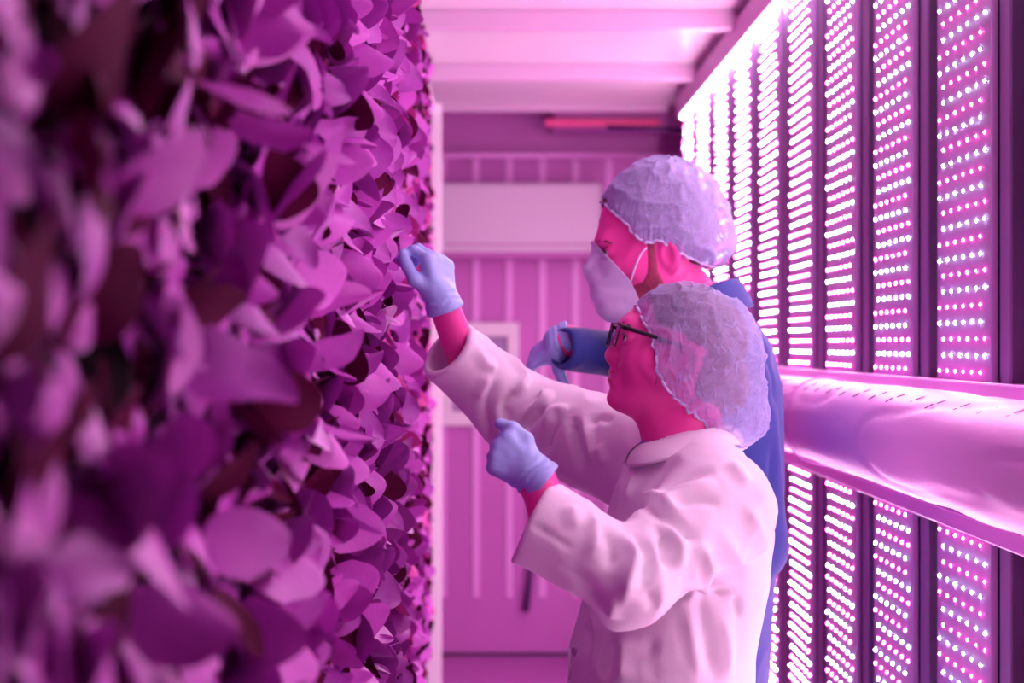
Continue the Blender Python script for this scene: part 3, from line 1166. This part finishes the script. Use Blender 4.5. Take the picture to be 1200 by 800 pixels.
def coat1(P):
    d = coat0(P)
    n1 = vnoise(P * np.array([13, 13, 9]), 31) - .5
    n2 = 1 - np.abs(2 * vnoise(P * np.array([17, 17, 12]) + 3, 32) - 1)
    return d - .006 * n1 - .004 * (n2 ** 3 - .3)
lo, hi = bbox_of([SL, EL, CL, SR, ER, CR, (0.05, YW - .24, 0.54), (0.5, YW + .24, 0.6)], .13)
V, Q = surf(coat1, lo, hi, .0040)
V = relax(V, Q, 1)
N = vnormals(V, Q)
S = []
def st_(pts, w, a): S.append((pts, w, a * 1.5))
G, Rg = -1, 1
# near sleeve
st_([(727, 620), (746, 647), (738, 680), (730, 709)], .011, .011)
st_([(737, 622), (758, 650), (748, 690)], .010, -.011)
st_([(765, 606), (780, 640), (783, 668)], .010, -.012)
st_([(778, 604), (797, 640), (796, 672)], .011, .008)
st_([(817, 631), (828, 665), (812, 695), (790, 712)], .010, .011)
st_([(832, 640), (838, 672), (822, 700)], .009, -.008)
st_([(736, 604), (765, 594), (798, 620), (822, 634)], .011, -.011)
st_([(742, 594), (768, 582), (802, 604)], .011, .008)
st_([(766, 578), (798, 560), (842, 552)], .010, -.010)
st_([(772, 590), (806, 574), (840, 564)], .010, .008)
st_([(785, 592), (817, 584), (846, 594)], .010, -.007)
st_([(826, 636), (848, 664), (872, 684)], .010, -.008)
st_([(838, 622), (864, 654), (886, 668)], .012, .008)
st_([(800, 697), (843, 694), (898, 690)], .008, -.013)
st_([(798, 687), (843, 683), (892, 679)], .009, .006)
st_([(690, 600), (700, 625), (690, 660)], .012, .007)
st_([(702, 612), (715, 640), (712, 672)], .010, -.008)
st_([(668, 592), (676, 622)], .012, .006)
st_([(655, 660), (690, 690), (716, 716)], .014, -.006)
st_([(621, 613), (647, 628), (673, 645)], .0045, -.004)
st_([(722, 700), (716, 725)], .010, .007)
st_([(757, 690), (770, 715)], .010, -.007)
# far sleeve
st_([(590, 412), (612, 438), (600, 462)], .011, .009)
st_([(613, 449), (594, 474), (590, 496)], .010, -.012)
st_([(634, 458), (638, 468), (612, 492)], .010, .010)
st_([(640, 476), (622, 492), (612, 512)], .009, -.010)
st_([(668, 478), (648, 482), (638, 505)], .010, .010)
st_([(658, 490), (642, 516), (640, 535)], .010, -.011)
st_([(671, 485), (674, 516), (682, 552)], .010, -.012)
st_([(684, 488), (690, 520), (698, 545)], .010, .008)
st_([(583, 442), (570, 480), (576, 520)], .011, -.009)
st_([(572, 436), (560, 470)], .011, .006)
st_([(690, 500), (702, 490), (720, 493)], .009, -.008)
st_([(551, 394), (531, 414), (511, 437)], .0045, -.004)
st_([(700, 520), (712, 548)], .010, .007)
st_([(556, 404), (570, 425), (585, 432)], .012, .006)
# chest, front and skirt
st_([(700, 560), (694, 590)], .012, -.008)
st_([(735, 548), (718, 585), (712, 610)], .010, -.010)
st_([(748, 552), (735, 590)], .010, .006)
st_([(818, 700), (829, 745), (837, 799)], .009, -.010)
st_([(806, 705), (812, 755), (818, 799)], .012, .007)
st_([(862, 698), (866, 725)], .007, -.010)
st_([(720, 740), (714, 770), (710, 799)], .012, -.010)
st_([(736, 740), (733, 770), (730, 799)], .013, .008)
st_([(765, 725), (762, 760), (768, 799)], .012, -.006)
st_([(845, 715), (852, 760), (850, 799)], .012, .006)
st_([(692, 725), (690, 760), (684, 799)], .012, -.007)
st_([(870, 590), (888, 620), (895, 660)], .014, .006)
st_([(855, 540), (876, 570)], .012, .006)
V = folds(V, N, coat0, S)
V = relax(V, Q, 1, .35)
coat = link('lab_coat', np_mesh('lab_coat', V, Q), 'coat', wo)
coat['label'] = 'loose white lab coat'
collar('collar', 'coat', coat,
       [(752, 520, YW - .012), (764, 517, YW - .046), (790, 512, YW - .066), (822, 503, YW - .064), (846, 499, YW - .040), (855, 498, YW)],
       [(735, 546, YW - .025), (750, 546, YW - .080), (785, 538, YW - .112), (830, 524, YW - .106), (860, 521, YW - .064), (870, 521, YW)], YW, .004, .005)
tf = s_off(coat0, .003)
for (a, b) in ((676, 763),):
    p = trace(coat0, a, b)
    if p is not None:
        bm = bmesh.new()
        bmesh.ops.create_cone(bm, cap_ends=True, segments=16, radius1=.008, radius2=.0065, depth=.004)
        me = bpy.data.meshes.new('button'); bm.to_mesh(me); bm.free()
        me.transform(Matrix.Translation(Vector(p + np.array([-.003, -.002, 0]))) @ Matrix.Rotation(-.9, 4, 'Z') @ Matrix.Rotation(math.pi / 2, 4, 'X'))
        link('button', me, 'fix', coat)
# shirt seen at the neck
sf = s_and(s_union([s_cone(W(800, 512, YW), W(800, 545, YW), .060, .075)], 0), lambda P: P[:, 2] - (EYE - .140), .003)
sf = s_cut(sf, s_cone(H.w((-.03, 0, -.045)), neck_base + np.array([0, 0, .02]), .050, .054), .003)
V, Q = surf(sf, *bbox_of([W(800, 520, YW)], .14), .005)
link('shirt_neck', np_mesh('shirt_neck', V, Q), 'shirt', wo)
# placket along the front edge
mb = MB()
pl = [trace(coat0, 668, yy) for yy in range(700, 800, 12)]
pl = [p for p in pl if p is not None]
if len(pl) > 3:
    mb.tube([tuple(p + np.array([-.001, 0, 0])) for p in pl], .0018, 6)
    mb.build('placket_seam', 'coat', coat, True)
axL = uL; axR = uR
glove('glove', wo, handL, WL, (uL * .8 + (WL - EL) / np.linalg.norm(WL - EL) * .35) / np.linalg.norm(uL * .8 + (WL - EL) / np.linalg.norm(WL - EL) * .35), .71, .0250, .0295, .013)
glove('glove', wo, handR, WR, (uR * .6 + (WR - ER) / np.linalg.norm(WR - ER) * .5) / np.linalg.norm(uR * .6 + (WR - ER) / np.linalg.norm(WR - ER) * .5), .82, .0265, .030, .014)
legs(wo, 0.27, YW, 0.80, .09)

# ---------------------------------------------------------------- man in the navy coat
YM = 2.64
mn = empty('person', (0.38, YM, 0))
tag(mn, 'person in navy coat, hairnet and face mask standing behind the white coat', 'person')
ph = math.radians(-3)
HM = Head(W(716, 296, 2.607), (.078, .031, 0), (-math.cos(ph), -.10, math.sin(ph)), (math.sin(ph), 0, math.cos(ph)), 1.05)
nb = W(815, 372, YM)
hm = s_union([HM.sdf, s_cone(HM.w((-.030, 0, -.045)), nb, .056, .066), s_cone(HM.w((.0, 0, -.085)), W(790, 385, YM), .042, .052)], [0, .022, .03])
V1, Q1 = surf(hm, *bbox_of([HM.c - .18, HM.c + .18, nb], .03), .0024)
SLm, ELm, WLm = W(860, 455, 2.46), W(880, 640, 2.44), W(800, 760, 2.46)
SRm, ERm, CRm = W(835, 425, 2.82), W(757, 419, 2.80), W(657, 408, 2.64)
WRm = W(660, 396, 2.675)
uM = W(631, 416, 2.715) - WRm
handM, (uM, nM, sM) = hand_parts(WRm, uM, (-.55, -.35, .75), True, 0.84,
    [(10, 22, 18), (22, 25, 18), (20, 18, 15), (2, 12, 10)], spread=(.30, .10, -.12, -.42), thumb=[(.40, .25, -.6), (.45, .05, -1), (.45, .0, -1)])
parts = [(V1, Q1)]
f = s_union([handM, s_cone(WRm, CRm + (ERm - CRm) * .4, .026, .032)], .014)
parts.append(surf(f, *bbox_of([WRm - .16, WRm + .16], .02), .0036))
ul = np.array([-.4, 0, -.9])
hl, _ = hand_parts(WLm, ul, (.6, -.7, .1), False, 1.0, [(20, 25, 15)] * 4, thumb=[(.7, .5, -.2), (.95, .1, -.2), (1, 0, -.2)])
parts.append(surf(hl, *bbox_of([WLm - .18, WLm + .18], .02), .006))
parts.append(lower_body(0.37, YM, 0.88, np.array([.39, YM, EYE - .14]), .095, None, [(SLm, ELm, WLm), (SRm, ERm, WRm)]))
link('body', np_mesh('body', *join_parts(parts)), 'skin', mn)
for y in (-1, 1):
    ball_eye(HM, y, mn)
    mb = MB()
    mb.tube([HM.w((.0955, .012 * y, .0185)), HM.w((.0955, .028 * y, .0225)), HM.w((.087, .043 * y, .0195)), HM.w((.079, .051 * y, .014))],
            [.0022, .0030, .0024, .0010], 6)
    mb.build('eyebrow', 'dark_hair', mn, True)
# beard and hair
def region(a, b, r1, r2):
    return lambda P: s_cone(a, b, r1, r2)(HM.to_local(P)) * HM.k
bd = []
for y in (-1, 1):
    bd += [region((.016, .072 * y, .018), (.014, .066 * y, -.050), .009, .015), region((.012, .062 * y, -.06), (.06, .025 * y, -.1), .020, .030)]
beard = s_and(lambda P: HM.sdf_noears(P) - .0010 - .0014 * vnoise(P * 260, 8), s_union(bd, .01), .004)
V, Q = surf(beard, *bbox_of([HM.c - .14, HM.c + .14], .02), .0030)
link('beard', np_mesh('beard', V, Q), 'beard', mn)
hl_ = s_ell((-.012, 0, .046), (.108, .085, .104))
hf = s_and(lambda P: hl_(HM.to_local(P)) * HM.k, lambda P: ((HM.to_local(P) - np.array([.044, 0, .048])) @ np.array([.70, 0, -.71])) * HM.k, .01)
V, Q = surf(hf, *bbox_of([HM.c - .17, HM.c + .17], .02), .005)
link('hair', np_mesh('hair', V, Q), 'dark_hair', mn)
# hairnet
blob = s_union([s_ell(W(779, 260, YM), (.1200, .098, .1190)), s_ell(W(822, 282, YM), (.060, .070, .048))], .03)
capsdf = s_union([blob, s_off(HM.sdf_noears, .004)], .015)
rim = mirror_rim([(709, 238, YM), (714, 246, YM - .045), (726, 258, YM - .072), (742, 277, YM - .086), (757, 286, YM - .090), (773, 283, YM - .092),
                  (792, 294, YM - .086), (815, 306, YM - .066), (838, 314, YM - .036), (846, 315, YM)], YM)
cap_obj('hairnet', mn, W(782, 266, YM), W(786, 170, YM) - W(782, 266, YM), rim, capsdf, 51, 'puffed white hairnet', 'net_dense')
# face mask
mblob = s_union([s_off(HM.sdf_noears, .004), s_ell(W(726, 333, YM), (.052, .050, .056))], .02)
mrim = mirror_rim([(707, 297, YM), (713, 303, YM - .026), (726, 316, YM - .052), (739, 330, YM - .066), (747, 345, YM - .066), (753, 362, YM - .052),
                   (748, 372, YM - .026), (745, 374, YM)], YM)
def mwr(P, T, TH):
    return .0014 * np.sin(P[:, 2] * 230) * (1 - T) + .003 * (vnoise(P * 40, 77) - .5)
V, Fc, rl = dome(W(738, 335, YM), W(690, 336, YM) - W(738, 335, YM), mrim, mblob, 40, 120, mwr)
mk = link('face_mask', np_mesh('face_mask', V, Fc), 'mask', mn)
mk['label'] = 'pleated pale face mask'
sd = mk.modifiers.new('thick', 'SOLIDIFY'); sd.thickness = .0015
for s in (-1, 1):
    mb = MB()
    q = [W(739, 330, YM - .066), W(744, 314, YM - .079), W(751, 298, YM - .084), W(758, 290, YM - .086)]
    if s < 0:
        q = [np.array([p[0], 2 * YM - p[1], p[2]]) for p in q]
    mb.tube([tuple(p) for p in spline(q, 12)], .0019, 6)
    mb.build('ear_loop', 'netrim', mk, True)
# coat
tor = s_loft([(EYE + .045, .395, YM, .085, .120), (EYE + .0, .400, YM, .112, .180), (EYE - .07, .388, YM, .142, .205), (EYE - .25, .384, YM, .150, .212),
              (EYE - .45, .374, YM, .144, .205), (EYE - .62, .366, YM, .140, .205), (EYE - .85, .366, YM, .160, .215)])
trap = s_union([s_cone(W(822, 372, YM), SLm + np.array([0, .03, .05]), .066, .060), s_cone(W(815, 375, YM), SRm + np.array([0, -.03, .03]), .062, .060)], .03)
slR = s_union([s_cone(SRm, ERm, .080, .056), sleeve(ERm, CRm, .050, .0395, .005)], .02)
slL = s_union([s_cone(SLm, ELm, .070, .062), sleeve(ELm, WLm, .058, .050)], .02)
nv0 = s_union([tor, trap, slR, slL], [0, .045, .04, .02])
nv0 = s_cut(nv0, s_cone(W(810, 330, YM), W(813, 372, YM), .070, .066), .006)
def nv1(P):
    n1 = vnoise(P * np.array([12, 12, 8]), 61) - .5
    n2 = 1 - np.abs(2 * vnoise(P * np.array([15, 15, 11]) + 3, 62) - 1)
    return nv0(P) - .006 * n1 - .004 * (n2 ** 3 - .3)
lo, hi = bbox_of([SLm, ELm, WLm, SRm, ERm, CRm, (0.15, YM - .24, .62), (.55, YM + .24, .7)], .12)
V, Q = surf(nv1, lo, hi, .0055)
V = relax(V, Q, 1)
N = vnormals(V, Q)
V = folds(V, N, nv0, [([(890, 400), (905, 440), (908, 480)], .012, -.007), ([(880, 380), (895, 410)], .012, .006), ([(905, 520), (903, 580)], .012, -.007),
                      ([(672, 392), (676, 425)], .010, -.004), ([(690, 390), (700, 436)], .010, .005)])
nc = link('navy_coat', np_mesh('navy_coat', V, Q), 'navy', mn)
collar('collar', 'navy', nc,
       [(752, 366, YM - .015), (768, 362, YM - .055), (800, 352, YM - .080), (836, 333, YM - .072), (857, 327, YM - .044), (864, 326, YM)],
       [(748, 400, YM - .03), (765, 398, YM - .085), (800, 388, YM - .112), (850, 372, YM - .104), (874, 362, YM - .062), (881, 358, YM)], YM, .006, .002)
glove('glove', mn, handM, WRm, (uM * .7 + (WRm - ERm) / np.linalg.norm(WRm - ERm) * .5) / np.linalg.norm(uM * .7 + (WRm - ERm) / np.linalg.norm(WRm - ERm) * .5), .84, .026, .028, .014)
glove('glove', mn, hl, WLm, ul / np.linalg.norm(ul), 1.0, .031, .035, .03)
legs(mn, 0.37, YM, 0.88, .10)
# ------------------------------------------------------------------ the green wall on the left
XP = -0.262
gp = empty('grow_panel', (XP, 3.0, 0))
tag(gp, 'tall white framed growing panel carrying the leafy wall on the left', 'grow panel')
MB().box(XP - .03, XP, -0.3, 5.70, 0.08, EYE + 0.93).build('felt_sheet', 'medium', gp)
MB().box(XP - .06, XP + .057, 5.70, 5.745, 0.0, EYE + 0.97).build('end_post', 'white', gp, bevel=0.004)
MB().box(XP - .06, XP + .030, -0.3, 5.70, EYE + 0.931, EYE + 0.97).build('top_rail', 'white', gp, bevel=0.004)
MB().box(XP - .06, XP + .030, -0.3, 5.70, 0.0, 0.079).build('bottom_rail', 'white', gp, bevel=0.004)
MB().box(XP - .06, XP - .031, -0.3, 5.70, 0.08, EYE + 0.93).build('back_sheet', 'white', gp)
for y in np.arange(2.7, 5.6, 0.6):
    MB().box(XP + .0005, XP + .012, y, y + .03, 0.08, EYE + 0.93).build('upright', 'white', gp)


def leaf_arrays(rs, wide, pet, bend, cup, wave, lobe, nl=11, nw=4):
    """leaf of unit length: a stalk along +X, then a blade arching over until it faces the way the stalk points"""
    tip = 0.5 - 0.5 * np.cos(np.pi * np.linspace(0, 1, nl))
    us = np.concatenate([[0, pet * 0.6], pet + (1 - pet) * tip])
    ph = rs.uniform(0, 6.28, 3)
    skew = rs.normal(0, .10)
    V = []
    x = z = 0.0
    last = 0.0
    for u in us:
        b = max(0.0, (u - pet) / (1 - pet))
        th = bend * min(1.0, u / 0.62) ** 1.5
        x += (u - last) * math.cos(th); z -= (u - last) * math.sin(th)
        last = u
        if u < pet:
            hw = 0.020
        else:
            hw = max(wide * 0.5 * (1 - pet) * math.sqrt(max(0, 1 - (2 * b ** 0.82 - 1) ** 2)) * (1 - .25 * b ** 2.5), 0.016)
            hw *= 1 + lobe * math.sin(14 * b + ph[1]) * min(1, 4 * (1 - b))
        for k in range(nw + 1):
            s = -1 + 2 * k / nw
            h = cup * (abs(s) ** 1.7) * hw - (0.012 if abs(s) < .1 and 0 < b < .95 else 0)
            h += wave * hw * math.sin(7 * u + ph[0] + s * 2.2) * abs(s)
            V.append((x + h * math.sin(th), s * hw + skew * b * b, z + h * math.cos(th)))
    Fc = []
    for a in range(len(us) - 1):
        for k in range(nw):
            q = a * (nw + 1) + k
            Fc.append((q, q + nw + 1, q + nw + 2, q + 1))
    return np.array(V), np.array(Fc)


rs = np.random.default_rng(11)
LEAF = {}
NV = 12
for key in ('leaf_a', 'leaf_b', 'leaf_c', 'leaf_d'):
    LEAF[key] = []
    for v in range(NV):
        fr = key == 'leaf_d'
        A = leaf_arrays(rs, *((rs.uniform(0.42, 0.80), rs.uniform(0.22, 0.45), rs.uniform(0.8, 1.95)) if v < 6 else (rs.uniform(0.75, 1.05), rs.uniform(0.25, 0.45), rs.uniform(0.2, 1.1))),
                        rs.uniform(-0.35, 0.5), rs.uniform(0.06, 0.26) * (2.0 if fr else 1), rs.uniform(0, .22) if v % 2 and v < 8 else 0.03)
        me = np_mesh('leaf', *A)
        me.materials.append(M[key])
        LEAF[key].append((me, A))


def xmax(y):
    return -0.104 if y < 2.45 else -0.0435 * y + 0.0026


def leaf_matrices(site, n, rs, pick):
    """n stalked leaves fanning out of one growing hole towards the lights"""
    out = []
    room = xmax(site[1]) - site[0]
    for q in range(n):
        inner = q % 4 == 3            # short leaves deep in the plant, dark maroon to paint shade into gaps
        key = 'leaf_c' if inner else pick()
        vi = int(rs.integers(6) + (6 if rs.random() < min(.75, max(.04, (site[1] - .8) * .8)) else 0))
        A = LEAF[key][vi][1][0]
        ang = 2 * math.pi * (q * 0.381966 + rs.uniform(-.08, .08))
        spread = rs.uniform(0.05, 0.75)
        od = np.array([0, 0.72 * math.cos(ang), math.sin(ang)])
        od /= np.linalg.norm(od)
        d = np.array([1.0, 0, 0.06]) + od * spread
        d /= np.linalg.norm(d)
        nrm = -od + rs.normal(0, .28, 3)
        nrm -= d * (nrm @ d)
        nrm /= np.linalg.norm(nrm)
        sd = np.cross(nrm, d)
        m = np.eye(4)
        L = rs.uniform(0.075, 0.125 if site[1] < 1.2 else 0.140)
        R3 = np.stack([d, sd, nrm], 1)
        reach = (A @ R3.T)[:, 0].max()
        L = min(L, room * (rs.uniform(0.72, 1.03) if rs.random() < .94 else 1.14) / reach)
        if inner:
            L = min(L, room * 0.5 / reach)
        base = np.array(site) + np.array([0, rs.normal(0, .009), rs.normal(0, .009)])
        m[:3, :3] = R3 * L
        m[:3, 3] = base
        out.append((m, key, vi))
    return out


sites = []
for ci, y in enumerate(np.arange(0.20, 3.02, 0.094)):
    half = 0.25 * y + 0.13
    nrow = int(2 * half / 0.104)
    for r in range(nrow):
        z = -half + (r + 0.5 * (ci % 2)) * 2 * half / nrow + rs.normal(0, .012)
        sites.append((y + rs.normal(0, .010), z))
sites = sites[:300]
hand_y, hand_z = 2.36, EYE + 0.11
first_hand = True
for (y, z) in sites:
    site = (XP + 0.001, y, EYE + z)
    p = empty('leafy_plant', site)
    near_hand = abs(y - 2.3) < 0.07 and abs(z - 0.10) < 0.07
    if near_hand and first_hand:
        lab = 'leafy plant right under the fingertips of the reaching blue glove'; first_hand = False
    else:
        py = VY - z / y * F
        lev = ('at the very top' if py < 120 else 'level with the masked head' if py < 290 else 'level with the reaching glove' if py < 400
               else 'level with the glasses' if py < 500 else 'level with the gloved fist' if py < 620 else 'low in the picture')
        px = VX + F * -0.13 / y
        dep = ('smeared by blur at left' if px < 180 else 'heavily blurred' if px < 320 else 'softly blurred' if px < 400
               else 'nearly sharp' if px < 450 else 'crisp' if px < 485 else 'small and far')
        lab = f'leafy plant in green wall, {dep}, {lev}'
    tag(p, lab, 'plant', 'leafy plants growing out of the left wall panel')
    n = 12 if y < 1.3 else 14
    dark = rs.random() < 0.22

    def pick():
        u = rs.random()
        if y > 2.4 and rs.random() < 0.2:
            return 'leaf_d'
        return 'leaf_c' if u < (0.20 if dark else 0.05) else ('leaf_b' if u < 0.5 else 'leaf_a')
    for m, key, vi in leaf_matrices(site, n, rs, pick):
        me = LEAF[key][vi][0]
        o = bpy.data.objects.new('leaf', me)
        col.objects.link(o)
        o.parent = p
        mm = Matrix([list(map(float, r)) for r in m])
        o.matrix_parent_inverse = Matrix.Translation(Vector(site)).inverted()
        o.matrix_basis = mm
# the thin far stretch of the wall as one mass of foliage
fv, ff, fo = {}, {}, {}
for y in np.arange(3.05, 5.62, 0.085):
    half = min(0.25 * y + 0.15, 0.9)
    for z in np.arange(-half, half, 0.10):
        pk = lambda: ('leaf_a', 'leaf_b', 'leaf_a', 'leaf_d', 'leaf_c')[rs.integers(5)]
        for m, key, vi in leaf_matrices((XP + 0.001, y + rs.normal(0, .01), EYE + z + rs.normal(0, .015)), 9, rs, pk):
            A = LEAF[key][vi][1]
            b = fo.get(key, 0)
            fv.setdefault(key, []).append(A[0] @ m[:3, :3].T + m[:3, 3])
            ff.setdefault(key, []).append(A[1] + b)
            fo[key] = b + len(A[0])
fp = empty('distant_foliage', (XP, 4.3, EYE))
tag(fp, 'thin strip of small pink and green leaves at the far end of the green wall', 'foliage', kind='stuff')
for key in fv:
    o = link('leaf_mass', np_mesh('leaf_mass', np.concatenate(fv[key]), np.concatenate(ff[key])), key, fp)
    o['kind'] = 'stuff'
